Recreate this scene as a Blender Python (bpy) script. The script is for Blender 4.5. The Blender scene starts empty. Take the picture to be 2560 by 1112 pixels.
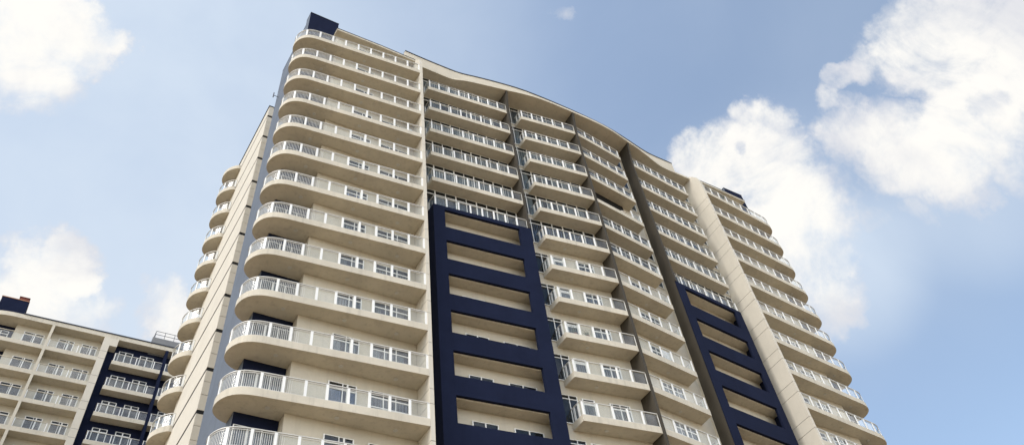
import bpy, bmesh, math, random
from mathutils import Vector, Matrix
random.seed(7)
PI = math.pi
scene = bpy.context.scene
COL = scene.collection
ZT = 62.6          # world height of the soffit of the topmost balcony
FH = 3.2           # storey height
FASCIA = 0.45
RAILTOP = 1.47

# ------------------------------------------------------------------ materials
def new_mat(name):
    m = bpy.data.materials.new(name); m.use_nodes = True
    nt = m.node_tree; nt.nodes.clear()
    out = nt.nodes.new('ShaderNodeOutputMaterial')
    return m, nt, out

def N(nt, t, **kw):
    n = nt.nodes.new(t)
    for k, v in kw.items():
        if hasattr(n, k): setattr(n, k, v)
    return n

def paint(name, col, rough=0.8, var=0.10, streak=0.0, bump=0.02, spec=0.3, scale=1.0):
    """painted render: cloudy tone, fine grain, optional vertical rain streaks"""
    m, nt, out = new_mat(name)
    b = N(nt, 'ShaderNodeBsdfPrincipled')
    b.inputs['Roughness'].default_value = rough
    b.inputs['Specular IOR Level'].default_value = spec
    geo = N(nt, 'ShaderNodeNewGeometry')
    n1 = N(nt, 'ShaderNodeTexNoise'); n1.inputs['Scale'].default_value = 0.55*scale; n1.inputs['Detail'].default_value = 6; n1.inputs['Roughness'].default_value = 0.65
    nt.links.new(geo.outputs['Position'], n1.inputs['Vector'])
    mp = N(nt, 'ShaderNodeMapping'); mp.inputs['Scale'].default_value = (3.2, 3.2, 0.22)
    nt.links.new(geo.outputs['Position'], mp.inputs['Vector'])
    n2 = N(nt, 'ShaderNodeTexNoise'); n2.inputs['Scale'].default_value = 1.0*scale; n2.inputs['Detail'].default_value = 5; n2.inputs['Roughness'].default_value = 0.6
    nt.links.new(mp.outputs[0], n2.inputs['Vector'])
    n3 = N(nt, 'ShaderNodeTexNoise'); n3.inputs['Scale'].default_value = 26*scale; n3.inputs['Detail'].default_value = 3
    nt.links.new(geo.outputs['Position'], n3.inputs['Vector'])
    mr = N(nt, 'ShaderNodeMapRange'); mr.inputs['From Min'].default_value = 0.3; mr.inputs['From Max'].default_value = 0.7
    mr.inputs['To Min'].default_value = 1-var; mr.inputs['To Max'].default_value = 1+var*0.6
    nt.links.new(n1.outputs['Fac'], mr.inputs['Value'])
    ms = N(nt, 'ShaderNodeMapRange'); ms.inputs['From Min'].default_value = 0.52; ms.inputs['From Max'].default_value = 0.75
    ms.inputs['To Min'].default_value = 1.0; ms.inputs['To Max'].default_value = 1-streak
    nt.links.new(n2.outputs['Fac'], ms.inputs['Value'])
    mg = N(nt, 'ShaderNodeMapRange'); mg.inputs['From Min'].default_value = 0.25; mg.inputs['From Max'].default_value = 0.75
    mg.inputs['To Min'].default_value = 1-var*0.35; mg.inputs['To Max'].default_value = 1+var*0.35
    nt.links.new(n3.outputs['Fac'], mg.inputs['Value'])
    mu = N(nt, 'ShaderNodeMath', operation='MULTIPLY'); nt.links.new(mr.outputs[0], mu.inputs[0]); nt.links.new(ms.outputs[0], mu.inputs[1])
    mu2 = N(nt, 'ShaderNodeMath', operation='MULTIPLY'); nt.links.new(mu.outputs[0], mu2.inputs[0]); nt.links.new(mg.outputs[0], mu2.inputs[1])
    vm = N(nt, 'ShaderNodeVectorMath', operation='SCALE'); vm.inputs[0].default_value = col[:3]
    nt.links.new(mu2.outputs[0], vm.inputs['Scale'])
    nt.links.new(vm.outputs[0], b.inputs['Base Color'])
    bp = N(nt, 'ShaderNodeBump'); bp.inputs['Strength'].default_value = 0.25; bp.inputs['Distance'].default_value = bump
    nt.links.new(n3.outputs['Fac'], bp.inputs['Height']); nt.links.new(bp.outputs[0], b.inputs['Normal'])
    nt.links.new(b.outputs[0], out.inputs[0])
    return m

def glass_rail(name, tint=(0.93, 0.95, 0.94), dif=0.05, refl=1.0):
    m, nt, out = new_mat(name)
    tr = N(nt, 'ShaderNodeBsdfTransparent'); tr.inputs[0].default_value = (*tint, 1)
    gl = N(nt, 'ShaderNodeBsdfGlossy'); gl.inputs['Roughness'].default_value = 0.03; gl.inputs[0].default_value = (1, 1, 1, 1)
    df = N(nt, 'ShaderNodeBsdfDiffuse'); df.inputs[0].default_value = (0.75, 0.74, 0.72, 1)
    lw = N(nt, 'ShaderNodeLayerWeight'); lw.inputs['Blend'].default_value = 0.5
    pw = N(nt, 'ShaderNodeMath', operation='POWER'); pw.inputs[1].default_value = 5; nt.links.new(lw.outputs['Facing'], pw.inputs[0])
    fm = N(nt, 'ShaderNodeMath', operation='MULTIPLY_ADD'); fm.inputs[1].default_value = 0.95*refl; fm.inputs[2].default_value = 0.045*refl
    nt.links.new(pw.outputs[0], fm.inputs[0])
    nz = N(nt, 'ShaderNodeTexNoise'); nz.inputs['Scale'].default_value = 1.3; nz.inputs['Detail'].default_value = 4
    geo = N(nt, 'ShaderNodeNewGeometry'); nt.links.new(geo.outputs['Position'], nz.inputs['Vector'])
    mr = N(nt, 'ShaderNodeMapRange'); mr.inputs['From Min'].default_value = 0.35; mr.inputs['From Max'].default_value = 0.7
    mr.inputs['To Min'].default_value = dif*0.5; mr.inputs['To Max'].default_value = dif*1.6
    nt.links.new(nz.outputs['Fac'], mr.inputs['Value'])
    m1 = N(nt, 'ShaderNodeMixShader'); nt.links.new(mr.outputs[0], m1.inputs[0])
    nt.links.new(tr.outputs[0], m1.inputs[1]); nt.links.new(df.outputs[0], m1.inputs[2])
    m2 = N(nt, 'ShaderNodeMixShader'); nt.links.new(fm.outputs[0], m2.inputs[0])
    nt.links.new(m1.outputs[0], m2.inputs[1]); nt.links.new(gl.outputs[0], m2.inputs[2])
    nt.links.new(m2.outputs[0], out.inputs[0])
    return m

def cloth(name, col, var=0.15):
    m, nt, out = new_mat(name)
    b = N(nt, 'ShaderNodeBsdfPrincipled'); b.inputs['Roughness'].default_value = 0.95; b.inputs['Specular IOR Level'].default_value = 0.1
    geo = N(nt, 'ShaderNodeNewGeometry')
    mp = N(nt, 'ShaderNodeMapping'); mp.inputs['Scale'].default_value = (7, 7, 0.5)
    nt.links.new(geo.outputs['Position'], mp.inputs[0])
    nz = N(nt, 'ShaderNodeTexNoise'); nz.inputs['Scale'].default_value = 1.0; nz.inputs['Detail'].default_value = 3
    nt.links.new(mp.outputs[0], nz.inputs['Vector'])
    mr = N(nt, 'ShaderNodeMapRange'); mr.inputs['From Min'].default_value = 0.3; mr.inputs['From Max'].default_value = 0.7
    mr.inputs['To Min'].default_value = 1-var; mr.inputs['To Max'].default_value = 1+var
    nt.links.new(nz.outputs['Fac'], mr.inputs['Value'])
    vm = N(nt, 'ShaderNodeVectorMath', operation='SCALE'); vm.inputs[0].default_value = col
    nt.links.new(mr.outputs[0], vm.inputs['Scale']); nt.links.new(vm.outputs[0], b.inputs['Base Color'])
    nt.links.new(b.outputs[0], out.inputs[0])
    return m

M = {
 'cream':  paint('cream_render', (0.565, 0.512, 0.41), var=0.09, streak=0.10),
 'soffit': paint('cream_slab',   (0.565, 0.512, 0.41), var=0.12, streak=0.20),
 'panel':  paint('cream_cladding', (0.60, 0.55, 0.455), var=0.06, streak=0.05),
 'white':  paint('white_metal', (0.78, 0.77, 0.73), rough=0.5, var=0.05, bump=0.0, spec=0.4),
 'rail':   paint('handrail_metal', (0.55, 0.53, 0.48), rough=0.4, var=0.08, bump=0.0, spec=0.5),
 'navy':   paint('navy_paint', (0.0115, 0.0155, 0.036), rough=0.85, var=0.16, streak=0.10, spec=0.06),
 'greyblue': paint('grey_blue_side', (0.125, 0.142, 0.168), rough=0.6, var=0.14, streak=0.14, spec=0.2, bump=0.003),
 'taupe':  paint('taupe_paint', (0.052, 0.043, 0.030), rough=0.75, var=0.10, streak=0.08),
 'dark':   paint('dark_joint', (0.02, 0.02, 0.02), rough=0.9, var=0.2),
 'coping': paint('dark_coping', (0.035, 0.04, 0.05), rough=0.5, var=0.2),
 'room':   paint('room_shade', (0.012, 0.011, 0.010), rough=0.95, var=0.3),  # shade of unlit rooms put into one near-black colour
 'hut':    paint('grey_plant_room', (0.20, 0.20, 0.20), var=0.12, streak=0.15),
 'brick':  paint('red_brown_tank', (0.16, 0.045, 0.03), var=0.3, streak=0.3),
 'lit_edge':   paint('orange_lit_edge', (0.42, 0.22, 0.13), var=0.2),
 'steel':  paint('grey_steel', (0.10, 0.10, 0.11), rough=0.5, var=0.1, spec=0.5),
 'ground': paint('pale_paving', (0.36, 0.255, 0.145), var=0.2, scale=0.3),
 'leaf':   paint('leaf_green', (0.05, 0.09, 0.03), rough=0.6, var=0.4),
 'clay':   paint('clay_pot', (0.20, 0.10, 0.06), var=0.2),
 'glass':  glass_rail('railing_glass', tint=(0.95,0.96,0.95), dif=0.05, refl=0.55),
 'darkpane': glass_rail('dark_window_glass', tint=(0.42,0.46,0.52), dif=0.01, refl=0.40),
 'pane':   glass_rail('window_glass', tint=(0.62, 0.66, 0.68), dif=0.01, refl=0.7),
}
CURT = [cloth('curtain_white', (0.62, 0.60, 0.56)), cloth('curtain_grey', (0.34, 0.33, 0.32)),
        cloth('curtain_blue', (0.36, 0.41, 0.56)), cloth('curtain_beige', (0.50, 0.44, 0.36)), cloth('linen', (0.72, 0.72, 0.72), 0.05)]

# ------------------------------------------------------------------ mesh helper
class MB:
    def __init__(s): s.v = []; s.f = []; s.m = []
    def add(s, vs, fs, mi=0):
        o = len(s.v); s.v += [tuple(v) for v in vs]
        for f in fs: s.f.append([i+o for i in f]); s.m.append(mi)
    def box(s, x0, x1, y0, y1, z0, z1, mi=0):
        s.add([(x0,y0,z0),(x1,y0,z0),(x1,y1,z0),(x0,y1,z0),(x0,y0,z1),(x1,y0,z1),(x1,y1,z1),(x0,y1,z1)],
              [(0,3,2,1),(4,5,6,7),(0,1,5,4),(1,2,6,5),(2,3,7,6),(3,0,4,7)], mi)
    def prism(s, poly, z0, z1, mi=0):
        n = len(poly)
        a = sum(poly[i][0]*poly[(i+1)%n][1]-poly[(i+1)%n][0]*poly[i][1] for i in range(n))
        if a < 0: poly = poly[::-1]
        s.add([(x,y,z0) for x,y in poly]+[(x,y,z1) for x,y in poly],
              [tuple(range(n-1,-1,-1)), tuple(range(n,2*n))]+[(i,(i+1)%n,(i+1)%n+n,i+n) for i in range(n)], mi)
    def strip(s, a, b, t0, t1, z0, z1, mi=0):
        """upright bar along the plan segment a-b between offsets t0..t1 to its left"""
        dx, dy = b[0]-a[0], b[1]-a[1]; l = math.hypot(dx, dy) or 1; nx, ny = -dy/l, dx/l
        s.prism([(a[0]+nx*t0,a[1]+ny*t0),(b[0]+nx*t0,b[1]+ny*t0),(b[0]+nx*t1,b[1]+ny*t1),(a[0]+nx*t1,a[1]+ny*t1)], z0, z1, mi)
    def band(s, path, o0, o1, z0, z1, mi=0):
        """continuous band following a plan path between two left offsets"""
        p, q = offset(path, o0), offset(path, o1); n = len(path)
        vs = [(x,y,z0) for x,y in p]+[(x,y,z0) for x,y in q]+[(x,y,z1) for x,y in q]+[(x,y,z1) for x,y in p]
        fs = []
        for i in range(n-1):
            for k in range(4):
                k2 = (k+1) % 4
                fs.append((k*n+i, k*n+i+1, k2*n+i+1, k2*n+i))
        fs += [(0,n,2*n,3*n), (n-1,4*n-1,3*n-1,2*n-1)]
        s.add(vs, fs, mi)
    def cyl(s, c, r, z0, z1, n=16, mi=0, r1=None):
        r1 = r if r1 is None else r1
        s.add([(c[0]+r*math.cos(2*PI*i/n), c[1]+r*math.sin(2*PI*i/n), z0) for i in range(n)] +
              [(c[0]+r1*math.cos(2*PI*i/n), c[1]+r1*math.sin(2*PI*i/n), z1) for i in range(n)],
              [tuple(range(n-1,-1,-1)), tuple(range(n,2*n))]+[(i,(i+1)%n,(i+1)%n+n,i+n) for i in range(n)], mi)
    def rod(s, a, b, r, n=8, mi=0):
        a, b = Vector(a), Vector(b); d = (b-a).normalized()
        u = d.orthogonal().normalized(); w = d.cross(u)
        ring = [u*math.cos(2*PI*i/n)*r+w*math.sin(2*PI*i/n)*r for i in range(n)]
        s.add([a+q for q in ring]+[b+q for q in ring],
              [tuple(range(n-1,-1,-1)), tuple(range(n,2*n))]+[(i,(i+1)%n,(i+1)%n+n,i+n) for i in range(n)], mi)
    def mesh(s, name, mats):
        me = bpy.data.meshes.new(name); me.from_pydata(s.v, [], s.f)
        for m in (mats if isinstance(mats, (list, tuple)) else [mats]): me.materials.append(m)
        me.polygons.foreach_set('material_index', s.m)
        bm = bmesh.new(); bm.from_mesh(me); bmesh.ops.recalc_face_normals(bm, faces=bm.faces); bm.to_mesh(me); bm.free()
        return me
    def build(s, name, mats, parent=None, loc=(0,0,0)):
        return link(name, s.mesh(name, mats), parent, loc)

def link(name, me, parent=None, loc=(0,0,0), rz=0):
    o = bpy.data.objects.new(name, me); COL.objects.link(o)
    o.parent = parent; o.location = loc; o.rotation_euler = (0,0,rz)
    return o

def offset(path, d):
    out = []
    for i, (x, y) in enumerate(path):
        a = path[max(i-1,0)]; b = path[min(i+1,len(path)-1)]
        def nrm(p, q):
            l = math.hypot(q[0]-p[0], q[1]-p[1]) or 1; return (-(q[1]-p[1])/l, (q[0]-p[0])/l)
        if i == 0: nx, ny = nrm(path[0], path[1]); k = 1
        elif i == len(path)-1: nx, ny = nrm(path[-2], path[-1]); k = 1
        else:
            n1, n2 = nrm(a, (x,y)), nrm((x,y), b); nx, ny = n1[0]+n2[0], n1[1]+n2[1]
            l = math.hypot(nx, ny) or 1; nx /= l; ny /= l; k = 1/max(0.4, nx*n1[0]+ny*n1[1])
        out.append((x+nx*d*k, y+ny*d*k))
    return out

def along(path, s):
    for i in range(len(path)-1):
        a, b = path[i], path[i+1]; l = math.hypot(b[0]-a[0], b[1]-a[1])
        if s <= l or i == len(path)-2:
            t = s/l if l else 0
            return (a[0]+(b[0]-a[0])*t, a[1]+(b[1]-a[1])*t), ((b[0]-a[0])/l, (b[1]-a[1])/l)
        s -= l

def plen(path): return sum(math.hypot(path[i+1][0]-path[i][0], path[i+1][1]-path[i][1]) for i in range(len(path)-1))
def mir(path): return [(-x, y) for x, y in path]
def smooth(path, it=2):
    for _ in range(it):
        q = [path[0]]
        for i in range(len(path)-1):
            a, b = path[i], path[i+1]
            q += [(a[0]*.75+b[0]*.25, a[1]*.75+b[1]*.25), (a[0]*.25+b[0]*.75, a[1]*.25+b[1]*.75)]
        path = q+[path[-1]]
    return path

def empty(name, loc, label, cat, rz=0, group=None):
    o = bpy.data.objects.new(name, None); COL.objects.link(o)
    o.location = loc; o.rotation_euler = (0,0,rz); o['label'] = label; o['category'] = cat
    if group: o['group'] = group
    return o
def tag(o, label, cat, group=None):
    o['label'] = label; o['category'] = cat
    if group: o['group'] = group
    return o

# ------------------------------------------------------------------ balconies
# a balcony = slab (the part) > railing, glass_panels, ceiling_lamp (sub-parts); z = 0 is the soffit
def rail_meshes(path, side, posts, post_w=0.15, double=False, bars=None, bars_from=0.05, rail=None):
    """path: outer edge of the slab; side=+1 when the inside lies to its left"""
    fr, gl = MB(), MB()
    r = offset(path, 0.07*side)
    fr.band(r, -0.03, 0.03, RAILTOP-0.05, RAILTOP, 1)
    if double: fr.band(r, -0.015, 0.015, RAILTOP-0.14, RAILTOP-0.11, 1)
    fr.band(r, -0.02, 0.02, FASCIA+0.03, FASCIA+0.06, 1)
    for s in posts:
        (x, y), (tx, ty) = along(r, s)
        h = post_w/2
        fr.strip((x-tx*h, y-ty*h), (x+tx*h, y+ty*h), -0.025, 0.025, FASCIA+0.001, RAILTOP-0.051, 0)
    if bars:
        q = bars_from; rb = offset(r, 0.02*side)
        while q < plen(rb)-0.03:
            (x, y), (tx, ty) = along(rb, q)
            if all(abs(q-p_) > post_w/2+0.02 for p_ in posts): fr.strip((x-tx*0.011, y-ty*0.011), (x+tx*0.011, y+ty*0.011), -0.010, 0.010, FASCIA+0.061, RAILTOP-0.15, 1)
            q += bars
    gl.band(offset(r, 0.045*side), -0.004, 0.004, FASCIA+0.05, RAILTOP-0.06)
    return fr.mesh('railing', [M['white'], rail or M['rail'], M['soffit']]), gl.mesh('glass_panels', M['glass'])

def slab_mesh(poly):
    b = MB(); b.prism(poly, 0, FASCIA); return b.mesh('balcony', M['soffit'])

def lamp_mesh():
    b = MB(); b.cyl((0,0), 0.13, -0.035, -0.002, 18); return b.mesh('ceiling_lamp', M['rail'])
LAMP = lamp_mesh()

def put_balcony(parent, k, meshes, lamps=(), z0=None, rails=True):
    slab, fr, gl = meshes
    o = link('balcony', slab, parent, (0,0,(ZT-FH*k) if z0 is None else z0))
    if rails:
        if fr: link('railing', fr, o)
        if gl: link('glass_panels', gl, o)
    for x, y in lamps: link('ceiling_lamp', LAMP, o, (x,y,0))
    return o

# ------------------------------------------------------------------ windows
# window = frame (the part) > pane, curtain (sub-parts); local x along the wall, -y outwards, z=0 at the sill
def pleats(b, x0, x1, z0, z1, y, amp=0.025, pitch=0.16, mi=0, jit=0.3):
    n = max(4, int((x1-x0)/pitch*4)); rnd = random.Random(int((x0+x1)*1000)+int(pitch*977))
    xs = [x0+(x1-x0)*i/n for i in range(n+1)]
    ys = [y+amp*math.sin(i*PI/2+rnd.uniform(-jit, jit))*rnd.uniform(0.6, 1.3) for i in range(n+1)]
    vs = [(x,yy,z0) for x,yy in zip(xs, ys)]+[(x,yy,z1) for x,yy in zip(xs, ys)]
    b.add(vs, [(i,i+1,i+n+2,i+n+1) for i in range(n)], mi)

rnd5 = random.Random(11)
def window_meshes(w, h, mull, transom, kind, bar=0.07, low=None, deep=0.10, pane='pane'):
    f = MB()
    def hb(z, t, x0=0, x1=w): f.box(x0, x1, -deep, -0.004, z-t/2, z+t/2)
    xs = sorted(mull)
    f.box(0, bar, -deep, -0.004, 0, h); f.box(w-bar, w, -deep, -0.004, 0, h)
    for x, t in xs: f.box(x-t/2, x+t/2, -deep-0.003, -0.004, 0.002, h-0.002)
    edges = [bar]+sum([[x-t/2, x+t/2] for x, t in xs], [])+[w-bar]
    for i in range(0, len(edges), 2):
        a, c = edges[i], edges[i+1]
        hb(bar/2, bar, a, c); hb(h-bar/4, bar/2, a, c)
        if transom: hb(transom, bar, a, c)
        if low: hb(low, bar*0.8, a, c)
    p = MB(); p.box(bar*0.6, w-bar*0.6, -deep*0.62, -deep*0.55, bar*0.6, h-bar*0.3)
    c = MB()
    c.add([(0.01,-0.006,0.01),(w-0.01,-0.006,0.01),(w-0.01,-0.006,h-0.01),(0.01,-0.006,h-0.01)], [(0,1,2,3)], 1)  # flat black sheet on the wall, painted as the unlit room
    top = (transom or h)-bar/2
    spans = [(edges[i]+0.01, edges[i+1]-0.01) for i in range(0, len(edges), 2)]
    for i, (a, e) in enumerate(spans):
        if kind == 0: pleats(c, a, e, 0.05, top, -0.03, amp=0.035, pitch=0.24)
        elif kind == 5:
            x = a+0.02
            while x < e-0.05:
                q = min(x+rnd5.uniform(0.07,0.12), e); pleats(c, x, q, 0.05, top, -0.03, amp=0.012, pitch=0.1); x = q+rnd5.uniform(0.05,0.10)
        elif kind == 1: pleats(c, a, a+(e-a)*0.62, 0.05, top, -0.03, pitch=0.14)
        elif kind == 2 and i % 2 == 0: pleats(c, a, e, 0.05, top-0.02, -0.03, pitch=0.22, jit=0.6)
        elif kind == 3: pleats(c, a+(e-a)*0.30, e, top*0.42, top, -0.03, amp=0.008, pitch=0.3)
    return f.mesh('window', M['white']), p.mesh('pane', M[pane]), c.mesh('curtain', [CURT[0], M['room']])

WCACHE = {}
def put_window(parent, key, spec, loc, rz, kind=None, curtain=None, name='window'):
    kind = random.choice([0,5,5,5,1,2,3]) if kind is None else kind
    curtain = random.choice([0,0,1,1,2,3]) if curtain is None else curtain
    ck = (key, kind)
    if ck not in WCACHE: WCACHE[ck] = window_meshes(kind=kind, **spec)
    f, p, c = WCACHE[ck]
    ck2 = (key, kind, curtain)
    if ck2 not in WCACHE:
        c2 = c.copy(); c2.materials[0] = CURT[curtain]; WCACHE[ck2] = c2
    o = link(name, f, parent, loc, rz)
    link('pane', p, o); link('curtain', WCACHE[ck2], o)
    return o

# ================================================================== MAIN TOWER
tower = empty('apartment_building', (0,0,0), 'tall cream apartment tower with curved balconies, navy frames and a bowed centre', 'building')
def zk(k): return ZT-FH*k

# --- plan (left half, X < 0; the right half is its mirror image)
S1_FRONT = [(-17.03,0.0),(-19.5,0.21),(-22.0,0.43),(-24.3,0.64),(-25.6,0.76),(-26.3,0.82)]
S1_ARC = [(-26.3,0.82),(-26.85,0.89),(-27.3,1.03),(-27.68,1.28),(-27.95,1.66),(-28.09,2.12),(-28.09,2.58),(-27.95,2.95),(-27.68,3.26),(-27.32,3.47),(-27.04,3.55)]
S1_EDGE = S1_FRONT+smooth(S1_ARC, 1)[1:]
S1_POLY = S1_EDGE+[(-27.04,2.46),(-24.63,2.44),(-24.63,1.69),(-17.03,1.51)]
S2_EDGE = [(-15.55,2.20),(-15.55,1.22),(-7.56,0.41)]
S2_POLY = S2_EDGE+[(-7.56,1.53),(-15.55,2.24)]
S3_EDGE = [(-5.98,1.50),(-5.95,0.35),(-4.5,0.15),(-3.0,-0.04),(-1.5,-0.22),(-0.14,-0.38)]
S3_POLY = S3_EDGE+[(-0.14,0.80),(-5.98,1.545)]
W1 = ((-24.62,1.70),(-17.03,1.52)); W2 = ((-16.74,2.36),(-7.56,1.54)); W3 = ((-7.34,1.72),(-0.14,0.81))

# --- the walls behind the balconies (one plan outline, extruded)
half = [W1[0], W1[1], (-17.03,2.36), (-16.74,2.36), W2[1], (-7.34,1.54), W3[0], W3[1]]
outline = [(-24.62,3.2)]+half+[(-x,y) for x,y in half[::-1]]+[(24.62,3.2),(24.62,21.3),(-24.62,21.3)]
b = MB(); b.prism(outline, 0.0, ZT+3.24); b.build('wall', M['cream'], tower)
b = MB(); b.prism([(-24.4,4.0),(24.4,4.0),(24.4,21.0),(-24.4,21.0)], ZT+3.241, ZT+3.75); b.build('roof', M['coping'], tower)

# --- navy corner blocks rising above the roof
for s in (-1, 1):
    b = MB()
    b.box(min(s*27.03,s*24.622), max(s*27.03,s*24.622), 2.46, 9.7, 0, ZT+3.0)
    b.box(min(s*27.17,s*24.36), max(s*27.17,s*24.36), 2.40, 3.4, ZT+3.002, ZT+6.80)
    b.box(min(s*27.035,s*24.36), max(s*27.035,s*24.36), 3.402, 9.70, ZT+3.002, ZT+6.80)
    o = b.build('stair_tower', [M['navy'], M['greyblue']], tower)
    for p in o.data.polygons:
        if abs(p.normal.x) > 0.9: p.material_index = 1  # side faces get a lighter grey-blue than the navy fronts
    o['label'] = 'navy corner block rising above the roof'
    b = MB(); b.box(min(s*27.18,s*24.33), max(s*27.18,s*24.33), 2.37, 3.41, ZT+6.801, ZT+6.87); b.box(min(s*27.05,s*24.33), max(s*27.05,s*24.33), 3.411, 9.72, ZT+6.801, ZT+6.87); b.build('coping', M['coping'], o)

# --- set back side wings with panel joints
for s in (-1, 1):
    def X(a, c): return min(s*a, s*c), max(s*a, s*c)
    b = MB(); b.box(*X(26.81,24.623), 13.02, 21.29, 0, ZT+5.05); w = b.build('side_wing', M['dark'], tower)  # near-black core close behind the cladding paints the shade of its grooves
    b = MB(); b.box(*X(26.0,24.624), 9.722, 12.9, 0, ZT+5.06)
    c = MB()
    for n in range(-1, 21):
        top = ZT+5.10 if n < 0 else ZT+3.40-FH*n
        bot = max(0.0, ZT+3.68-FH*(n+1))
        if top < 0.5: break
        c.box(*X(26.83,26.70), 13.08, 21.32, bot, top)                       # flank, full storey
        z1, z2 = ZT+1.60-FH*n, ZT+2.58-FH*n
        parts = [(bot, top)] if n < 0 or z1 < 1 else [(bot, z1-0.015), (z1+0.015, z2-0.015), (z2+0.015, top)]
        for a, e in parts: c.box(*X(26.83,24.9), 12.99, 13.079, a, e)
    c.build('cladding', M['panel'], w)
    b = MB(); b.box(*X(26.9,24.7), 12.95, 21.36, ZT+5.101, ZT+5.2); b.build('coping', M['coping'], w)
    b = MB()                                                                   # little mast bracket beside the corner
    b.rod((s*27.03,9.0,ZT+1.4),(s*27.5,9.0,ZT+1.4),0.03); b.rod((s*27.5,9.0,ZT+1.1),(s*27.5,9.0,ZT+1.8),0.05)
    b.build('aerial_bracket', M['steel'], tower)

# --- piers with panel joints, chamfered heads
def pier(s):
    prof = [(0.0,0.0),(0.0,ZT+1.75),(0.25,ZT+2.6),(0.95,ZT+3.5),(2.34,ZT+3.62),(2.34,0.0)]
    b = MB()
    x0, x1 = s*16.75, s*17.02
    def block(pr, a, c):
        n = len(pr); b.add([(a,y,z) for y,z in pr]+[(c,y,z) for y,z in pr],
            [tuple(range(n)), tuple(range(2*n-1,n-1,-1))]+[(i,(i+1)%n,(i+1)%n+n,i+n) for i in range(n)])
    cuts = []
    for k in range(0, 20): cuts += [zk(k)-0.82, zk(k)-1.78]
    cuts = [c for c in cuts if c > 1]
    top = ZT+1.75
    zs = [zk(-1)-0.82]
    block([(0,zk(0)-0.805),(0,top),(0.25,ZT+2.6),(0.95,ZT+3.5),(2.34,ZT+3.62),(2.34,zk(0)-0.805)], x0, x1)
    for i, c in enumerate(cuts):
        nxt = cuts[i+1]+0.015 if i+1 < len(cuts) else 0.0
        block([(0,nxt),(0,c-0.015),(2.34,c-0.015),(2.34,nxt)], x0, x1)
    o = b.build('pier', M['panel'], tower)
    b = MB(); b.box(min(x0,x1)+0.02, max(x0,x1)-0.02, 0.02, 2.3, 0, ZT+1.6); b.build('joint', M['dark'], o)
pier(-1); pier(1)

# --- taupe fins between the bays, flaring out under the canopy
def fin(x0, x1, yf, yb, flare, back):
    zc = ZT-16.0+FASCIA+0.003                      # top of the navy frames: below it the fin stands behind them
    pr = [(yb,0.0),(yf+back,0.0),(yf+back,zc),(yf,zc),(yf,ZT-1.0)] if back else [(yb,0.0),(yf,0.0),(yf,ZT-1.0)]
    for i in range(1, 9):
        t = i/8; pr.append((yf-flare*t*t, ZT-1.0+4.19*t))
    pr.append((yb, ZT+3.19))
    n = len(pr); b = MB()
    b.add([(x0,y,z) for y,z in pr]+[(x1,y,z) for y,z in pr], [tuple(range(n)), tuple(range(2*n-1,n-1,-1))]+[(i,(i+1)%n,(i+1)%n+n,i+n) for i in range(n)])
    b.build('fin', M['taupe'], tower)
fin(-0.125, 0.125, -0.43, 1.2, 0.33, 0.0)
fin(-7.545, -7.35, 0.33, 2.2, 0.40, 0.45); fin(7.35, 7.545, 0.33, 2.2, 0.40, 0.12)

# --- canopy over the five middle bays, with the parapet standing on it
half_c = [(-16.74,1.14),(-14.5,1.13),(-13.2,1.12),(-12.75,1.05),(-12.35,0.92),(-11.76,0.70),(-9.81,0.29),(-7.49,-0.14),(-6.16,-0.43),(-5.1,-0.61),(-4.1,-0.73),(-2.6,-0.80),(0,-0.82)]
half_r = [(2.5,-0.80),(4.1,-0.71),(5.4,-0.55),(7.0,-0.24),(8.82,0.08),(10.4,0.45),(11.5,0.74),(12.4,0.95),(13.2,1.03),(14.6,1.06),(16.74,1.07)]
front_c = smooth(half_c+half_r, 1)
b = MB(); b.prism(front_c+[(16.74,3.0),(-16.74,3.0)], ZT+3.2, ZT+3.47); b.build('canopy', M['soffit'], tower)
par = smooth([(-17.9,1.22),(-16.0,1.24),(-13.5,1.20),(-12.3,1.16),(-11.5,1.05),(-10.1,0.76),(-8.0,0.40),(-5.5,0.06),(-3,-0.04),(0,-0.06),(3,0.0),(5.5,0.14),(8.0,0.50),(10.1,0.88),(11.2,1.05),(12.3,1.12),(14.85,1.12)], 1)
b = MB(); b.band(par, 0, 0.3, ZT+3.471, ZT+4.90); o = b.build('parapet', M['cream'], tower)
b = MB(); b.band(par, -0.05, 0.35, ZT+4.901, ZT+5.02); b.build('coping', M['coping'], o)
for s in (-1, 1):                                                             # short canopies over the end bays
    pl = [(s*x, y) for x, y in ((-17.03,0.88),(-20.5,0.88),(-24.86,1.0),(-24.86,2.42),(-24.6,2.44),(-17.03,2.44))]
    b = MB(); b.prism(pl, ZT+3.2, ZT+3.43); o = b.build('canopy', M['soffit'], tower)
    pl = [(s*x, y) for x, y in ((-17.03,0.85),(-20.5,0.85),(-24.89,0.97),(-24.89,2.38),(-17.03,2.38))]
    b = MB(); b.prism(pl, ZT+3.431, ZT+3.49); b.build('coping', M['coping'], o)

# --- end bays: rounded balconies, windows and the glazed corner
def spaced(first, step, total, last=0.03):
    out, s = [], first
    while s < total-last: out.append(s); s += step
    return out
L1 = plen(S1_EDGE)
p1 = [0.06]+spaced(1.17, 1.168, L1-0.6)+[L1-0.12]
m1 = (slab_mesh(S1_POLY),)+rail_meshes(S1_EDGE, -1, p1, double=True, bars=0.105, bars_from=7.75)
m6 = (slab_mesh(mir(S1_POLY)),)+rail_meshes(mir(S1_EDGE), 1, p1, double=True)
W_A = dict(w=1.70, h=2.02, mull=[(0.86,0.05),(1.14,0.10)], transom=1.62)
W_B = dict(w=2.46, h=2.02, mull=[(0.80,0.05),(1.16,0.13),(1.56,0.05)], transom=1.62, low=1.02)
W_C = dict(w=2.25, h=2.02, mull=[(0.75,0.06),(1.5,0.06)], transom=None, bar=0.05)
A1 = math.atan2(W1[1][1]-W1[0][1], W1[1][0]-W1[0][0])
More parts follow.
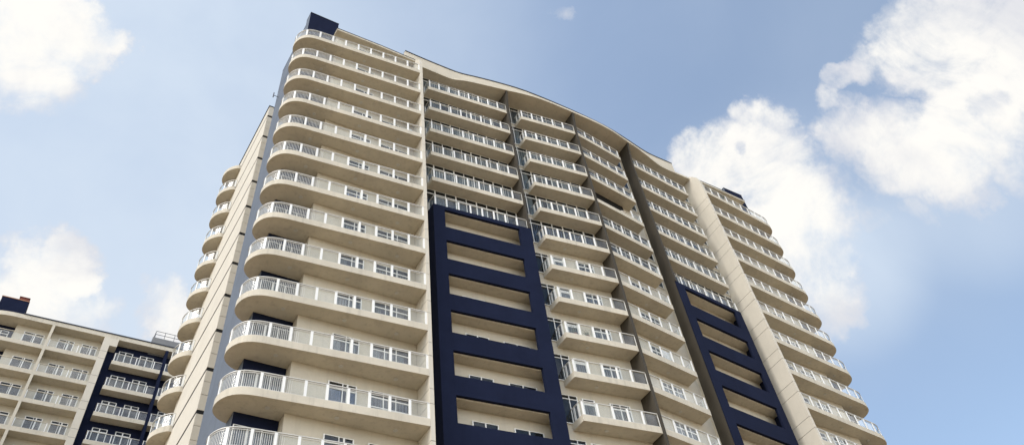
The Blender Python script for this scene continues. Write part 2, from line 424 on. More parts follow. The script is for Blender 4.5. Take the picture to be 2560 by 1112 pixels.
def on_wall(W, x):
    t = (x-W[0][0])/(W[1][0]-W[0][0]); return W[0][1]+(W[1][1]-W[0][1])*t
def mirw(W): return ((-W[1][0],W[1][1]),(-W[0][0],W[0][1]))
W6, W5, W4 = mirw(W1), mirw(W2), mirw(W3)
N1, N6 = 14, 12
for k in range(N1):
    put_balcony(tower, k, m1, [(-25.6,1.55),(-22.0,1.1),(-18.65,1.0)])
    zf = zk(k)+FASCIA
    put_window(tower, 'A', W_A, (-22.48, on_wall(W1,-22.48)-0.002, zf), A1)
    put_window(tower, 'B', W_B, (-19.98, on_wall(W1,-19.98)-0.002, zf), A1)
    put_window(tower, 'C', W_C, (-26.95, 2.458, zf), 0, kind=5, curtain=random.choice([0,1,0,3]), name='corner_glazing')
for k in range(N6):
    put_balcony(tower, k, m6, [(25.6,1.55),(22.0,1.1),(18.65,1.0)])
    zf = zk(k)+FASCIA
    put_window(tower, 'A', W_A, (20.78, on_wall(W6,20.78)-0.002, zf), -A1)
    put_window(tower, 'B', W_B, (17.52, on_wall(W6,17.52)-0.002, zf), -A1)
    put_window(tower, 'C', W_C, (24.70, 2.458, zf), 0, kind=5, curtain=random.choice([0,1,3]), name='corner_glazing')

# --- second and fifth bays: balconies above, balconies inside a navy frame below
L2 = plen(S2_EDGE)
p2 = [0.10, 0.98+0.07]+[0.98+i*1.005 for i in range(1, 9)]
p2 = [s for s in p2 if s < L2-0.02]+[L2-0.06]
m2 = (slab_mesh(S2_POLY),)+rail_meshes(S2_EDGE, 1, p2, post_w=0.13)
m5 = (slab_mesh(mir(S2_POLY)),)+rail_meshes(mir(S2_EDGE), -1, p2, post_w=0.13)
A2 = math.atan2(W2[1][1]-W2[0][1], W2[1][0]-W2[0][0])
A3 = math.atan2(W3[1][1]-W3[0][1], W3[1][0]-W3[0][0])
def band_spec(w, n, seed):
    step = w/n
    return dict(w=w, h=FH-FASCIA-0.02, mull=[(step*i, 0.09 if i % 2 == 0 else 0.05) for i in range(1, n)], transom=2.25, bar=0.06, low=None)
B2S = band_spec(9.05, 10, 0); B3S = band_spec(7.0, 7, 1)
S2_IN = [(-15.39,1.42),(-7.52,0.60),(-7.52,1.53),(-15.39,2.22)]
in2, in5 = slab_mesh(S2_IN), slab_mesh(mir(S2_IN))
SOLID = 6                                   # storeys 0..5 are glazed wall to wall
N2, N5 = 14, 12
def framed_windows(W, s, k, A):
    zf = zk(k)+FASCIA
    for xl, w in ((-13.15,1.75),(-10.35,2.05)):
        x = xl if s < 0 else -xl-w
        put_window(tower, 'F%.2f' % w, dict(w=w, h=2.02, mull=[(w/2,0.08)], transom=1.62), (x, on_wall(W,x)-0.002, zf), A)
for k in range(N2):
    if k < SOLID:
        put_balcony(tower, k, m2 if k < 5 else (in2,)+m2[1:]); put_window(tower, 'B2', B2S, (-16.66, on_wall(W2,-16.66)-0.002, zk(k)+FASCIA), A2, name='glazing_band', kind=(k*2)%4 if k%3 else 0)
    else:
        put_balcony(tower, k, (in2,None,None)); framed_windows(W2, -1, k, A2)
for k in range(N5):
    if k < SOLID:
        put_balcony(tower, k, m5 if k < 5 else (in5,)+m5[1:]); put_window(tower, 'B2', B2S, (7.6, on_wall(W5,7.6)-0.002, zk(k)+FASCIA), -A2, name='glazing_band')
    else:
        put_balcony(tower, k, (in5,None,None)); framed_windows(W5, 1, k, -A2)

def navy_frame(s, nk):
    a, c = (-15.58,1.195), (-7.33,0.345)
    def Y(x): return a[1]+(c[1]-a[1])*(x-a[0])/(c[0]-a[0])
    b = MB()
    def piece(x0, x1, z0, z1, d=0.22):
        q = [(x0,Y(x0)),(x1,Y(x1)),(x1,Y(x1)+d),(x0,Y(x0)+d)]
        b.prism([(s*-x if s > 0 else x, y) for x, y in q], z0, z1)
    zb = 0.0; xe = -7.33 if s < 0 else -7.40
    piece(-15.58, -14.66, zb, zk(5)+FASCIA); piece(-8.385, xe, zb, zk(5)+FASCIA, 0.22 if s < 0 else 0.10)
    for k in range(5, 20):
        top = zk(k)+FASCIA if k == 5 else zk(k-1)-1.76
        if top < 0: break
        piece(-14.66, -8.385, max(zk(k)+0.07, 0), top)
    # returns at both ends
    for x0, x1, yb in (((-15.58,-15.40,2.26),(-7.5,-7.33,1.7)) if s < 0 else ((-15.58,-15.40,2.26),)):
        q = [(x0,Y(x0)+0.22),(x1,Y(x1)+0.22),(x1,yb),(x0,yb)]
        b.prism([(-x if s > 0 else x, y) for x, y in q], zb, zk(5)+FASCIA)
    o = b.build('balcony_frame', M['navy'], tower); o['label'] = 'navy painted frame with stacked openings'
navy_frame(-1, 14); navy_frame(1, 12)

# --- third and fourth bays, either side of the middle fin
L3 = plen(S3_EDGE); r3 = 1.15
p3 = [0.35, 0.80, r3+0.03]+[r3+1.13*i for i in range(1, 5)]+[L3-0.06]
m3 = (slab_mesh(S3_POLY),)+rail_meshes(S3_EDGE, 1, p3, post_w=0.14)
m4 = (slab_mesh(mir(S3_POLY)),)+rail_meshes(mir(S3_EDGE), -1, p3, post_w=0.14)
# the wrecked balcony of the fourth bay keeps only its outer glass panel
gap_edge = mir(S3_EDGE)[:3]
gap_edge = [gap_edge[0], gap_edge[1], (4.65,0.17)]
m4gap = (m4[0],)+rail_meshes(gap_edge, -1, [0.35, 0.8, r3+0.03, r3+1.13], post_w=0.14)
W_L = dict(w=2.05, h=2.08, mull=[(1.42,0.05)], transom=1.80, bar=0.05)
W_M = dict(w=1.0, h=2.02, mull=[], transom=1.62, bar=0.11, low=1.75)
W_N = dict(w=1.62, h=2.02, mull=[(0.2,0.03),(0.80,0.07),(1.40,0.03)], transom=1.62, bar=0.10)
N3, N4 = 13, 12
dark_spec = dict(B3S)
for k in range(N3):
    put_balcony(tower, k, m3, [(-3.9,0.75)] if k >= 5 else ())
    zf = zk(k)+FASCIA
    if k < SOLID:
        put_window(tower, 'B3', B3S, (-7.26, on_wall(W3,-7.26)-0.002, zf), A3, name='glazing_band')
    else:
        put_window(tower, 'L', W_L, (-7.28, on_wall(W3,-7.28)-0.002, zf), A3, kind=4, name='balcony_door')
        put_window(tower, 'M', W_M, (-4.92, on_wall(W3,-4.92)-0.002, zf), A3, name='balcony_door')
        put_window(tower, 'N', W_N, (-2.82, on_wall(W3,-2.82)-0.002, zf), A3, name='balcony_door')
for k in range(N4):
    put_balcony(tower, k, m4gap if k == 3 else m4, [(3.4,0.8)] if k >= 6 else ())
    zf = zk(k)+FASCIA
    if k == 3:
        b = MB(); b.strip((0.25, on_wall(W4,0.25)-0.10), (5.0, on_wall(W4,5.0)-0.10), 0.0, 0.09, 0, FH-FASCIA-0.03)  # black panel over the wall, standing in for the shaded interior
        o = b.build('open_bay_shade', M['room'], tower, (0,0,zf)); o['label'] = 'flat black panel painted as the shade inside a bay without glazing'
    elif k < SOLID:
        put_window(tower, 'B3', B3S, (0.2, on_wall(W4,0.2)-0.002, zf), -A3, name='glazing_band', kind=4 if k == 3 else None)
    else:
        put_window(tower, 'M', W_M, (0.5, on_wall(W4,0.5)-0.002, zf), -A3, name='balcony_door')
        put_window(tower, 'N2', dict(w=2.3, h=2.02, mull=[(0.55,0.05),(1.1,0.09),(1.6,0.05)], transom=1.62, low=1.1, bar=0.08), (2.7, on_wall(W4,2.7)-0.002, zf), -A3, name='balcony_door')

# --- small D shaped balconies at the far corner of the left flank
FAR_EDGE = smooth([(-26.84,20.02),(-27.1,20.05),(-27.5,20.38),(-27.85,20.85),(-28.05,21.5),(-28.02,22.2),(-27.75,22.7),(-27.3,22.95),(-25.5,23.1)], 1)
FAR_POLY = FAR_EDGE+[(-25.5,21.37),(-26.84,21.37)]
LF = plen(FAR_EDGE)
mf = (slab_mesh(FAR_POLY),)+rail_meshes(FAR_EDGE, -1, [0.1, 1.25, 2.4, LF-0.1], post_w=0.12)
for k in range(-1, 11):
    put_balcony(tower, k, mf, rails=k >= 0)

# ================================================================== THE BLOCK BEHIND
TH = -0.0276
block = empty('apartment_building', (-31.71,50.13,0), 'lower left apartment block of the same cream and navy, standing behind the tower', 'building', TH)
ZB = ZT+0.24
b = MB()
b.prism([(-9.0,1.22),(0.02,1.22),(0.02,1.22),(30.0,1.22),(30.0,18.0),(-9.0,18.0)][0:2]+[(30.0,1.22),(30.0,18.0),(-9.0,18.0)], 0, ZB+3.22)
b.build('wall', M['cream'], block)
b = MB(); b.box(0.79, 30.0, 1.10, 1.218, 0, ZB+3.19); o = b.build('wall', M['navy'], block); o['label'] = 'navy painted wall behind the balconies'
b = MB()
b.box(0.0, 0.77, 0.0, 1.215, 0, ZB+3.199)
b.box(0.771, 1.56, 0.0, 1.098, ZB+2.22, ZB+3.199)
pl = b.build('pilaster', M['panel'], block)
b = MB()
for k in range(-1, 19):
    for dz in (-1.84, -2.80):
        z = ZB-FH*k+dz
        if z > 1: b.box(0.03, 0.74, -0.004, 0.05, z-0.012, z+0.012)
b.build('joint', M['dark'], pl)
b = MB(); b.box(-5.59, -5.30, 0.0, 1.215, 0, ZB+3.199); b.build('fin', M['cream'], block)
b = MB(); b.box(6.88, 7.2, -0.02, 1.098, 0, ZB+3.199); o = b.build('fin', M['navy'], block); o['label'] = 'slim navy fin'
cano = smooth([(-13.2,1.6),(-12.4,0.75),(-11.4,0.25),(-10.2,0.02),(-8.8,0.0)], 2)+[(30.0,0.0),(30.0,3.0),(-13.2,3.0)]
b = MB(); b.prism(cano, ZB+3.2, ZB+3.72); o = b.build('canopy', M['soffit'], block)
b = MB(); b.box(-8.8, 29.9, -0.06, 2.9, ZB+3.721, ZB+3.86); b.build('coping', M['coping'], o)
b = MB(); b.box(-11.8, -8.99, 1.9, 9.0, 0, ZB+6.9); o = b.build('stair_tower', M['navy'], block); o['label'] = 'navy block rising above the roof'
b = MB(); b.box(-11.85, -8.94, 1.85, 9.05, ZB+6.901, ZB+6.98); b.build('coping', M['lit_edge'], o)  # orange colour paints a lit edge along the top of the block
b = MB(); b.box(-10.1, -9.1, 2.1, 3.2, ZB+6.981, ZB+7.50); b.box(-10.16, -9.04, 2.04, 3.26, ZB+7.501, ZB+7.56); o = b.build('tank', M['brick'], block); o['label'] = 'small red brown tank on the navy block'
b = MB(); b.box(5.1, 9.6, 1.0, 5.5, ZB+3.0, ZB+5.42); hut = b.build('plant_room', M['hut'], block)
b = MB()
for x in (5.3, 6.38, 7.5, 8.6): b.rod((x,1.08,ZB+5.42),(x,1.08,ZB+6.38),0.035)
for z in (6.38, 5.92): b.rod((5.3,1.08,ZB+z),(9.5,1.08,ZB+z),0.03)
for y in (2.5, 4.0, 5.4): b.rod((5.3,y,ZB+5.42),(5.3,y,ZB+6.38),0.035)
for z in (6.38, 5.92): b.rod((5.3,1.08,ZB+z),(5.3,5.4,ZB+z),0.03)
b.build('roof_railing', M['steel'], hut)
# balconies
EA = smooth([(-13.0,1.9),(-12.5,0.9),(-11.6,0.3),(-10.4,0.02),(-9.0,0.0)], 1)+[(-5.595,0.0)]
PA = EA+[(-5.595,1.215),(-8.9,1.215),(-8.98,1.9)]
EB = [(-5.295,0.0),(-0.005,0.0)]; PB = EB+[(-0.005,1.215),(-5.295,1.215)]
EC = [(1.58,1.09),(1.58,0.0),(6.875,0.0)]; PC = EC+[(6.875,1.095),(1.58,1.095)]
ED = [(7.205,0.0),(12.5,0.0)]; PD = ED+[(12.5,1.095),(7.205,1.095)]
sets = []
for E_, P_, ps in ((EA,PA,[2.6]),(EB,PB,[0.06,3.05]),(EC,PC,[1.1,3.45,5.4,6.33]),(ED,PD,[0.1,2.6])):
    sets.append((slab_mesh(P_),)+rail_meshes(E_, 1, ps, post_w=0.09, rail=M['soffit'] if E_ in (EA, EB) else None))
BW = dict(pane='darkpane', w=2.1, h=2.02, mull=[(1.0,0.05),(1.18,0.12)], transom=1.70, bar=0.10)
BV = dict(pane='darkpane', w=1.70, h=2.02, mull=[(0.82,0.05),(1.08,0.14)], transom=1.70, bar=0.10)
BD = dict(pane='darkpane', w=1.55, h=2.05, mull=[(0.75,0.12)], transom=1.66, bar=0.09)
for k in range(0, 7):
    zb = ZB-FH*k; zf = zb+FASCIA
    for st in sets: put_balcony(block, k, st, z0=zb)
    put_window(block, 'BW', BW, (-8.03, 1.216, zf), 0, kind=4)
    put_window(block, 'BV', BV, (-4.45, 1.216, zf), 0, kind=4)
    put_window(block, 'BV', BV, (-1.98, 1.216, zf), 0, kind=4)
    for x in (2.05, 4.4, 8.0): put_window(block, 'BD', BD, (x, 1.096, zf), 0, kind=4, name='balcony_door')
    put_window(block, 'BD', BD, (-11.0, 1.896, zf), 0, kind=4, name='corner_glazing')

# ================================================================== THINGS STANDING ON THE BALCONIES
def ac_unit(loc, rz, label):
    t = empty('air_conditioner', loc, label, 'air conditioner', rz)
    b = MB(); b.box(-0.40,0.40,-0.16,0.16,0.06,0.66); b.box(-0.34,-0.28,-0.14,0.14,0,0.06); b.box(0.28,0.34,-0.14,0.14,0,0.06); b.build('case', M['white'], t)
    b = MB()
    n = 24
    for r in (0.22, 0.15, 0.08):
        for i in range(n):
            a, c = 2*PI*i/n, 2*PI*(i+1)/n
            b.rod((-0.08+r*math.cos(a),-0.175,0.36+r*math.sin(a)),(-0.08+r*math.cos(c),-0.175,0.36+r*math.sin(c)),0.008,5)
    b.rod((-0.08,-0.175,0.14),(-0.08,-0.175,0.58),0.01,5); b.rod((-0.30,-0.175,0.36),(0.14,-0.175,0.36),0.01,5)
    b.build('fan_grille', M['steel'], t)
ac_unit((-17.55,0.62,zk(3)+FASCIA+0.02), 0.2, 'white air conditioner on a top left balcony beside the slim pier')

def plant(loc, label, seed, h=0.9, n=130):
    rnd = random.Random(seed)
    t = empty('potted_plant', loc, label, 'plant')
    b = MB(); b.cyl((0,0),0.13,0,0.28,14,r1=0.18); b.build('pot', M['clay'], t)
    b = MB()
    for _ in range(7):
        b.rod((0,0,0.2),(rnd.uniform(-.25,.25),rnd.uniform(-.2,.2),h*rnd.uniform(.6,1)),0.012,5)
    b.build('stem', M['leaf'], t)
    b = MB()
    for _ in range(n):
        c = Vector((rnd.gauss(0,.17),rnd.gauss(0,.14),0.3+(h-.3)*rnd.random()**.8)); u = Vector((rnd.gauss(0,1),rnd.gauss(0,1),rnd.gauss(0,1))).normalized(); w = u.orthogonal().normalized()
        l, q = rnd.uniform(.06,.11), rnd.uniform(.02,.035)
        b.add([c-u*l, c+w*q, c+u*l, c-w*q], [(0,1,2,3)])
    b.build('foliage', M['leaf'], t)
plant((-4.95,0.55,zk(8)+FASCIA), 'bushy potted plant behind glass at the free end of a middle balcony', 3)
plant((-3.95,0.45,zk(8)+FASCIA), 'smaller potted plant next to the bushy one, by the white door', 5, 0.75, 100)
plant((17.55,0.45,zk(7)+FASCIA), 'leafy potted plant beside the wide panelled pier, right hand balconies', 8, 1.15, 150)
plant((20.1,0.55,zk(0)+FASCIA), 'trailing potted plant on the topmost right hand balcony under the short canopy', 15, 1.2, 170)
plant((3.0,0.45,zk(7)+FASCIA), 'low leafy plant in the middle of the balcony left of the dark brown fin', 21, 0.7, 110)
plant((4.9,0.75,zk(7)+FASCIA), 'potted plant on a balcony next to the dark brown fin', 11, 0.8, 100)

def dryer(loc, rz, label, group):
    t = empty('drying_rack', loc, label, 'drying rack', rz, group)
    b = MB(); pts = [(0.26*math.cos(PI*i/10),0,1.0+0.26*math.sin(PI*i/10)) for i in range(11)]
    for y in (-0.18, 0.18):
        for i in range(10): b.rod((pts[i][0],y,pts[i][2]),(pts[i+1][0],y,pts[i+1][2]),0.022,6)
        b.rod((-0.26,y,0),(-0.26,y,1.0),0.022,6); b.rod((0.26,y,0),(0.26,y,1.0),0.022,6)
    b.build('frame', M['white'], t)
    b = MB()
    for i in range(0, 11, 2): b.rod((pts[i][0],-0.18,pts[i][2]),(pts[i][0],0.18,pts[i][2]),0.012,6)
    b.build('rung', M['white'], t)
dryer((-5.45,0.95,zk(6)+FASCIA), 0.3, 'white hooped drying rack at a balcony end, upper of the two beside the navy frame', 'drying racks')
dryer((-5.45,0.95,zk(7)+FASCIA), 0.5, 'white hooped drying rack at a balcony end, lower of the two beside the navy frame', 'drying racks')
dryer((-5.35,0.85,zk(11)+FASCIA), 0.4, 'white hooped drying rack at the lowest middle balcony in view', 'drying racks')

# a sheet hung out to dry
b = MB(); n = 16; rnd = random.Random(2)
top = [(i/n*1.15, 0.03*math.sin(i*1.3), 1.36+0.02*math.sin(i)) for i in range(n+1)]
rows = 7; vs = []
for r in range(rows+1):
    for i in range(n+1):
        x, y, z = top[i]; vs.append((x*(1-0.05*r/rows)+0.25*r/rows, y*(1+r*0.35)+0.02*math.sin(i*0.9+r*0.7), z-(0.80+0.18*i/n)*r/rows))
b.add(vs, [(r*(n+1)+i, r*(n+1)+i+1, (r+1)*(n+1)+i+1, (r+1)*(n+1)+i) for r in range(rows) for i in range(n)])
o = b.build('hanging_sheet', CURT[4], None, (2.7,0.20,zk(8)+0.12)); o.rotation_euler = (0,0,0.12)
tag(o, 'crumpled white sheet drying behind balcony glass, right of the centre fin', 'sheet')

# rubble left on the wrecked balcony
for i, (x, y, r, lab) in enumerate(((1.6,0.1,0.17,'small pale debris bag left on the balcony with missing railing'),(3.55,0.25,0.22,'larger pale debris bag on the balcony with missing railing, nearer its glass panel'))):
    rnd = random.Random(i); b = MB(); vs = []; nu, nv = 12, 7
    for v in range(nv+1):
        for u in range(nu):
            a, e = 2*PI*u/nu, PI*v/nv; q = r*(1+rnd.uniform(-.18,.18))
            vs.append((q*1.5*math.sin(e)*math.cos(a), q*math.sin(e)*math.sin(a), r*0.9-q*math.cos(e)))
    b.add(vs, [(v*nu+u, v*nu+(u+1)%nu, (v+1)*nu+(u+1)%nu, (v+1)*nu+u) for v in range(nv) for u in range(nu)])
    o = b.build('debris_bag', CURT[3], None, (x,y,zk(3)+FASCIA)); tag(o, lab, 'bag')

# ================================================================== GROUND
b = MB(); b.add([(-3000,-3000,0),(3000,-3000,0),(3000,3000,0),(-3000,3000,0)], [(0,1,2,3)])
o = b.build('ground', M['ground'], None, (0,0,-0.004)); o['kind'] = 'structure'

# ================================================================== SKY, SUN
SUN_EL, SUN_AZ = math.radians(38), math.radians(-102)      # azimuth from +Y towards +X
sd = Vector((math.cos(SUN_EL)*math.sin(SUN_AZ), math.cos(SUN_EL)*math.cos(SUN_AZ), math.sin(SUN_EL)))
sun = bpy.data.lights.new('sun', 'SUN'); sun.energy = 0.9; sun.angle = math.radians(26); sun.color = (1.0,0.965,0.91)
so = bpy.data.objects.new('sun', sun); COL.objects.link(so); so.rotation_euler = sd.to_track_quat('Z','Y').to_euler(); so.location = (0,0,150)

w = bpy.data.worlds.new('World'); scene.world = w; w.use_nodes = True
nt = w.node_tree; nt.nodes.clear()
out = nt.nodes.new('ShaderNodeOutputWorld'); bg = nt.nodes.new('ShaderNodeBackground')
nt.links.new(bg.outputs[0], out.inputs[0]); bg.inputs['Strength'].default_value = SKY_STRENGTH = 0.12
sky = nt.nodes.new('ShaderNodeTexSky'); sky.sky_type = 'NISHITA'; sky.sun_disc = False
sky.sun_elevation = SUN_EL; sky.sun_rotation = SUN_AZ; sky.air_density = 1.0; sky.dust_density = 0.5; sky.ozone_density = 3.5
tc = nt.nodes.new('ShaderNodeTexCoord')
def math_(op, a, b_=None, clamp=False):
    n = nt.nodes.new('ShaderNodeMath'); n.operation = op; n.use_clamp = clamp
    for i, q in enumerate((a, b_)):
        if q is None: continue
        if isinstance(q, (int, float)): n.inputs[i].default_value = q
        else: nt.links.new(q, n.inputs[i])
    return n.outputs[0]
def noise(scale, detail, rough, dist=0.0, off=(0,0,0)):
    mp = nt.nodes.new('ShaderNodeMapping'); mp.inputs['Location'].default_value = off
    nt.links.new(tc.outputs['Generated'], mp.inputs[0])
    n = nt.nodes.new('ShaderNodeTexNoise'); n.inputs['Scale'].default_value = scale; n.inputs['Detail'].default_value = detail
    n.inputs['Roughness'].default_value = rough; n.inputs['Distortion'].default_value = dist
    nt.links.new(mp.outputs[0], n.inputs['Vector']); return n.outputs['Fac']
def mapr(v, a, b_, c=0.0, d=1.0, smooth_=True):
    n = nt.nodes.new('ShaderNodeMapRange'); n.interpolation_type = 'SMOOTHSTEP' if smooth_ else 'LINEAR'
    nt.links.new(v, n.inputs['Value'])
    for i, q in zip(('From Min','From Max','To Min','To Max'), (a,b_,c,d)): n.inputs[i].default_value = q
    return n.outputs[0]
# cloud banks of this sky: direction, angular size, thickness
CL=[(-0.1717,0.5815,0.7952,0.0529,1),(-0.1336,0.5788,0.8044,0.0385,1),(-0.143,0.6113,0.7784,0.0438,0.9),(-0.0944,0.5773,0.8111,0.023,0.85),(-0.0959,0.5914,0.8007,0.0208,0.75),(-0.1347,0.5636,0.815,0.0244,1),(-0.2122,0.577,0.7887,0.0829,1),(-0.0291,0.7619,0.6471,0.0278,0.95),(-0.0526,0.7737,0.6314,0.0348,0.9),(-0.0238,0.788,0.6152,0.0428,0.85),(-0.0065,0.772,0.6356,0.02,0.9),(-0.0568,0.7898,0.6107,0.0341,0.8),(0.0247,0.788,0.6152,0.024,0.6),(-0.0303,0.7536,0.6567,0.018,0.9),(0.0845,0.766,0.6373,0.0211,0.85),(0.1043,0.7683,0.6316,0.0191,0.8),(0.0649,0.762,0.6443,0.0109,0.6),(0.0551,0.7584,0.6494,0.0092,0.55),(0.7333,0.0555,0.6776,0.1028,1),(0.7731,0.0956,0.627,0.0894,1),(0.7055,0.0862,0.7035,0.0536,1),(0.6811,0.0957,0.726,0.0338,0.95),(0.7469,0.1125,0.6553,0.0605,0.95),(0.6622,0.1038,0.7421,0.0258,0.75),(0.6784,0.1405,0.7212,0.0216,0.6),(0.6786,0.156,0.7178,0.0196,0.55),(0.668,0.1822,0.7216,0.0151,0.5),(0.6728,0.2124,0.7087,0.0187,0.72),(0.6904,0.2033,0.6943,0.0198,0.55),(0.7053,0.1335,0.6963,0.0338,0.65),(0.713,0.1562,0.6835,0.0254,0.55),(0.7062,0.2292,0.6698,0.0371,0.9),(0.7305,0.2173,0.6474,0.0469,1),(0.7601,0.2066,0.6161,0.0495,0.95),(0.7592,0.1736,0.6273,0.049,0.95),(0.7768,0.1563,0.6101,0.0438,0.85),(0.7599,0.2306,0.6077,0.029,0.75),(0.7353,0.2456,0.6317,0.0299,0.8),(0.7996,0.155,0.5802,0.0348,0.7),(0.8039,0.1729,0.5691,0.0194,0.6),(0.7511,0.278,0.5988,0.0169,0.5),(0.5975,0.3079,0.7404,0.0161,0.6),(0.6205,0.2978,0.7255,0.0281,0.75),(0.6441,0.2911,0.7074,0.0323,0.8),(0.5807,0.3753,0.7224,0.0336,0.95),(0.6113,0.359,0.7053,0.0473,1),(0.6438,0.33,0.6904,0.051,1),(0.6725,0.3074,0.6733,0.0408,0.95),(0.6816,0.34,0.648,0.0541,1),(0.6816,0.3837,0.623,0.0585,1),(0.6979,0.3413,0.6296,0.0356,0.9),(0.7107,0.3666,0.6004,0.0351,0.85),(0.7193,0.3938,0.5723,0.0347,0.75),(0.7305,0.4083,0.5474,0.0256,0.65),(0.6007,0.3775,0.7048,0.0381,1),(0.5767,0.345,0.7405,0.0163,0.4),(0.7302,0.3067,0.6106,0.013,0.4),(0.3909,0.3297,0.8594,0.009,0.2)]
VL=[(-0.1408,0.6669,0.7317,0.231,0.6),(-0.1101,0.6468,0.7547,0.1047,0.45),(0.7246,0.3641,0.5852,0.0649,0.45),(0.7843,0.2043,0.5858,0.0681,0.35),(-0.1407,0.7826,0.6064,0.2805,0.5),(-0.0141,0.7536,0.6572,0.2084,0.5),(0.0782,0.7772,0.6243,0.0996,0.3),(0.7548,0.1287,0.6432,0.1685,0.08),(0.6764,0.3804,0.6308,0.1172,0.15),(0.2812,0.3009,0.9112,0.4581,0.34),(0.8156,0.3519,0.4593,0.2125,0.25),(-0.0071,0.6536,0.7568,0.214,0.25),(0.0429,0.5197,0.8533,0.2539,0.4)]
HL=[(0.7203,0.1865,0.6682,0.0234,0.3),(0.7708,0.1291,0.6239,0.0198,0.3),(0.692,0.1785,0.6995,0.0196,0.2),(0.6949,0.2213,0.6842,0.0158,0.2),(0.7069,0.3665,0.605,0.0265,0.25),(0.6183,0.3435,0.7069,0.0104,0.35)]

mpw = nt.nodes.new('ShaderNodeTexNoise'); mpw.inputs['Scale'].default_value = 5.5; mpw.inputs['Detail'].default_value = 7; mpw.inputs['Roughness'].default_value = 0.62
nt.links.new(tc.outputs['Generated'], mpw.inputs['Vector'])
wsub = nt.nodes.new('ShaderNodeVectorMath'); wsub.operation = 'SUBTRACT'; wsub.inputs[1].default_value = (0.5,0.5,0.5); nt.links.new(mpw.outputs['Color'], wsub.inputs[0])
wsc = nt.nodes.new('ShaderNodeVectorMath'); wsc.operation = 'SCALE'; wsc.inputs['Scale'].default_value = 0.16; nt.links.new(wsub.outputs[0], wsc.inputs[0])
wad = nt.nodes.new('ShaderNodeVectorMath'); wad.operation = 'ADD'; nt.links.new(tc.outputs['Generated'], wad.inputs[0]); nt.links.new(wsc.outputs[0], wad.inputs[1])
wno = nt.nodes.new('ShaderNodeVectorMath'); wno.operation = 'NORMALIZE'; nt.links.new(wad.outputs[0], wno.inputs[0])
def lobes(L, vec, lo, hi, op='MAXIMUM'):
    fld = None
    for x, y, z, a, wt in L:
        dp = nt.nodes.new('ShaderNodeVectorMath'); dp.operation = 'DOT_PRODUCT'; dp.inputs[1].default_value = (x,y,z)
        nt.links.new(vec, dp.inputs[0])
        f = mapr(dp.outputs['Value'], math.cos(a*lo), math.cos(a*hi), 0.0, wt)
        fld = f if fld is None else math_(op, fld, f, op == 'ADD')
    return fld
field = lobes(CL, wno.outputs[0], 1.55, 0.25)
veil = lobes(VL, tc.outputs['Generated'], 1.7, 0.0, 'ADD')
sep = nt.nodes.new('ShaderNodeSeparateXYZ'); nt.links.new(tc.outputs['Generated'], sep.inputs[0])
fill_clouds = math_('MULTIPLY', math_('MAXIMUM', mapr(sep.outputs['Y'], 0.0, -0.35), mapr(sep.outputs['X'], -0.24, -0.5)), mapr(noise(2.2,3,0.5), 0.38, 0.62, 0.2, 0.9))  # unseen clouds added behind and left of the camera as fill light
fill_clouds = math_('MULTIPLY', fill_clouds, mapr(sep.outputs['Z'], 0.75, 0.25, 0.35, 1.0))
field = math_('SUBTRACT', field, lobes(HL, wno.outputs[0], 1.4, 0.1))
field = math_('MAXIMUM', field, fill_clouds)
nz = math_('ADD', math_('MULTIPLY', math_('SUBTRACT', noise(8,11,0.64,0.5), 0.5), 2.6), math_('MULTIPLY', math_('SUBTRACT', noise(30,8,0.65,0.3,(3,1,5)), 0.5), 0.75))
dens = math_('MULTIPLY', mapr(math_('ADD', field, nz), 0.05, 1.08), mapr(field, 0.02, 0.25))
veil = math_('MULTIPLY', veil, mapr(noise(3.5,5,0.55,0.3,(1,2,3)), 0.25, 0.7, 0.75, 1.0))
cc = nt.nodes.new('ShaderNodeMixRGB'); cc.inputs['Color1'].default_value = (0.74,0.755,0.81,1); cc.inputs['Color2'].default_value = (1.02,1.0,0.955,1)
shade = math_('ADD', math_('MULTIPLY', field, 0.6), math_('MULTIPLY', math_('SUBTRACT', noise(5.5,8,0.6,0.6,(7,3,2)), 0.5), 2.4))
nt.links.new(mapr(shade, 0.05, 0.75), cc.inputs['Fac'])
cs = nt.nodes.new('ShaderNodeVectorMath'); cs.operation = 'SCALE'; nt.links.new(cc.outputs[0], cs.inputs[0]); CLOUD_GAIN = 3.0
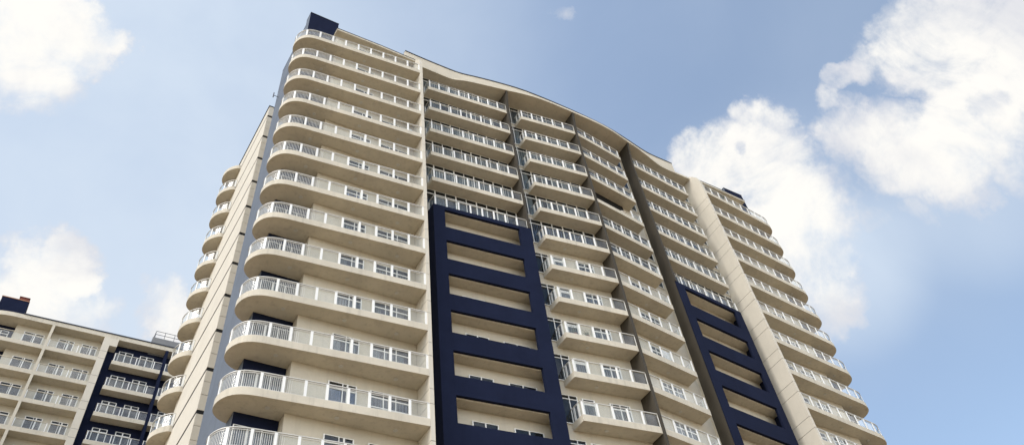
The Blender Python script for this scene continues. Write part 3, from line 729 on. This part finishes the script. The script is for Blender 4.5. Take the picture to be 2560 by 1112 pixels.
nt.links.new(mapr(sep.outputs['Y'], 0.0, -0.5, CLOUD_GAIN, CLOUD_GAIN*3.65), cs.inputs['Scale'])   # unseen clouds behind the camera, gain raised to light the facade
mx = nt.nodes.new('ShaderNodeMixRGB'); nt.links.new(dens, mx.inputs['Fac'])
tint = nt.nodes.new('ShaderNodeVectorMath'); tint.operation = 'MULTIPLY'; nt.links.new(sky.outputs[0], tint.inputs[0]); tint.inputs[1].default_value = (1.02,0.93,0.82)
vx = nt.nodes.new('ShaderNodeMixRGB'); nt.links.new(veil, vx.inputs['Fac'])
dim = nt.nodes.new('ShaderNodeVectorMath'); dim.operation = 'SCALE'; nt.links.new(tint.outputs[0], dim.inputs[0])
nt.links.new(mapr(sep.outputs['X'], 0.30, 0.90, 1.0, 0.73), dim.inputs['Scale']); nt.links.new(dim.outputs[0], vx.inputs['Color1'])
vx.inputs['Color2'].default_value = (2.0, 2.3, 2.7, 1)      # thin high haze
nt.links.new(vx.outputs[0], mx.inputs['Color1']); nt.links.new(cs.outputs[0], mx.inputs['Color2'])
nt.links.new(mx.outputs[0], bg.inputs['Color'])

# ================================================================== CAMERA
cam = bpy.data.cameras.new('camera'); co = bpy.data.objects.new('camera', cam); COL.objects.link(co); scene.camera = co
cam.sensor_width = 36; cam.lens = 1987.434/2560*36; cam.shift_y = -353.5/2560; cam.clip_start = 0.1; cam.clip_end = 8000
Rm = Matrix(((0.85424,0.37088,0.36431),(-0.50761,0.7464,0.43037),(-0.11231,-0.55256,0.82587)))   # columns: right, down, forward
right, down, fwd = Rm.col[0].copy(), Rm.col[1].copy(), Rm.col[2].copy()
m4_ = Matrix.Identity(4)
for i in range(3): m4_[i][0], m4_[i][1], m4_[i][2] = right[i], -down[i], -fwd[i]
m4_.translation = (-35.926,-34.787,ZT-61.0006)
co.matrix_world = m4_

vs_ = scene.view_settings
vs_.view_transform = 'Standard'; vs_.look = 'None'; vs_.exposure = 1.48; vs_.gamma = 1
scene.render.engine = 'CYCLES'
scene.cycles.max_bounces = 8; scene.cycles.transparent_max_bounces = 24; scene.cycles.use_denoising = True
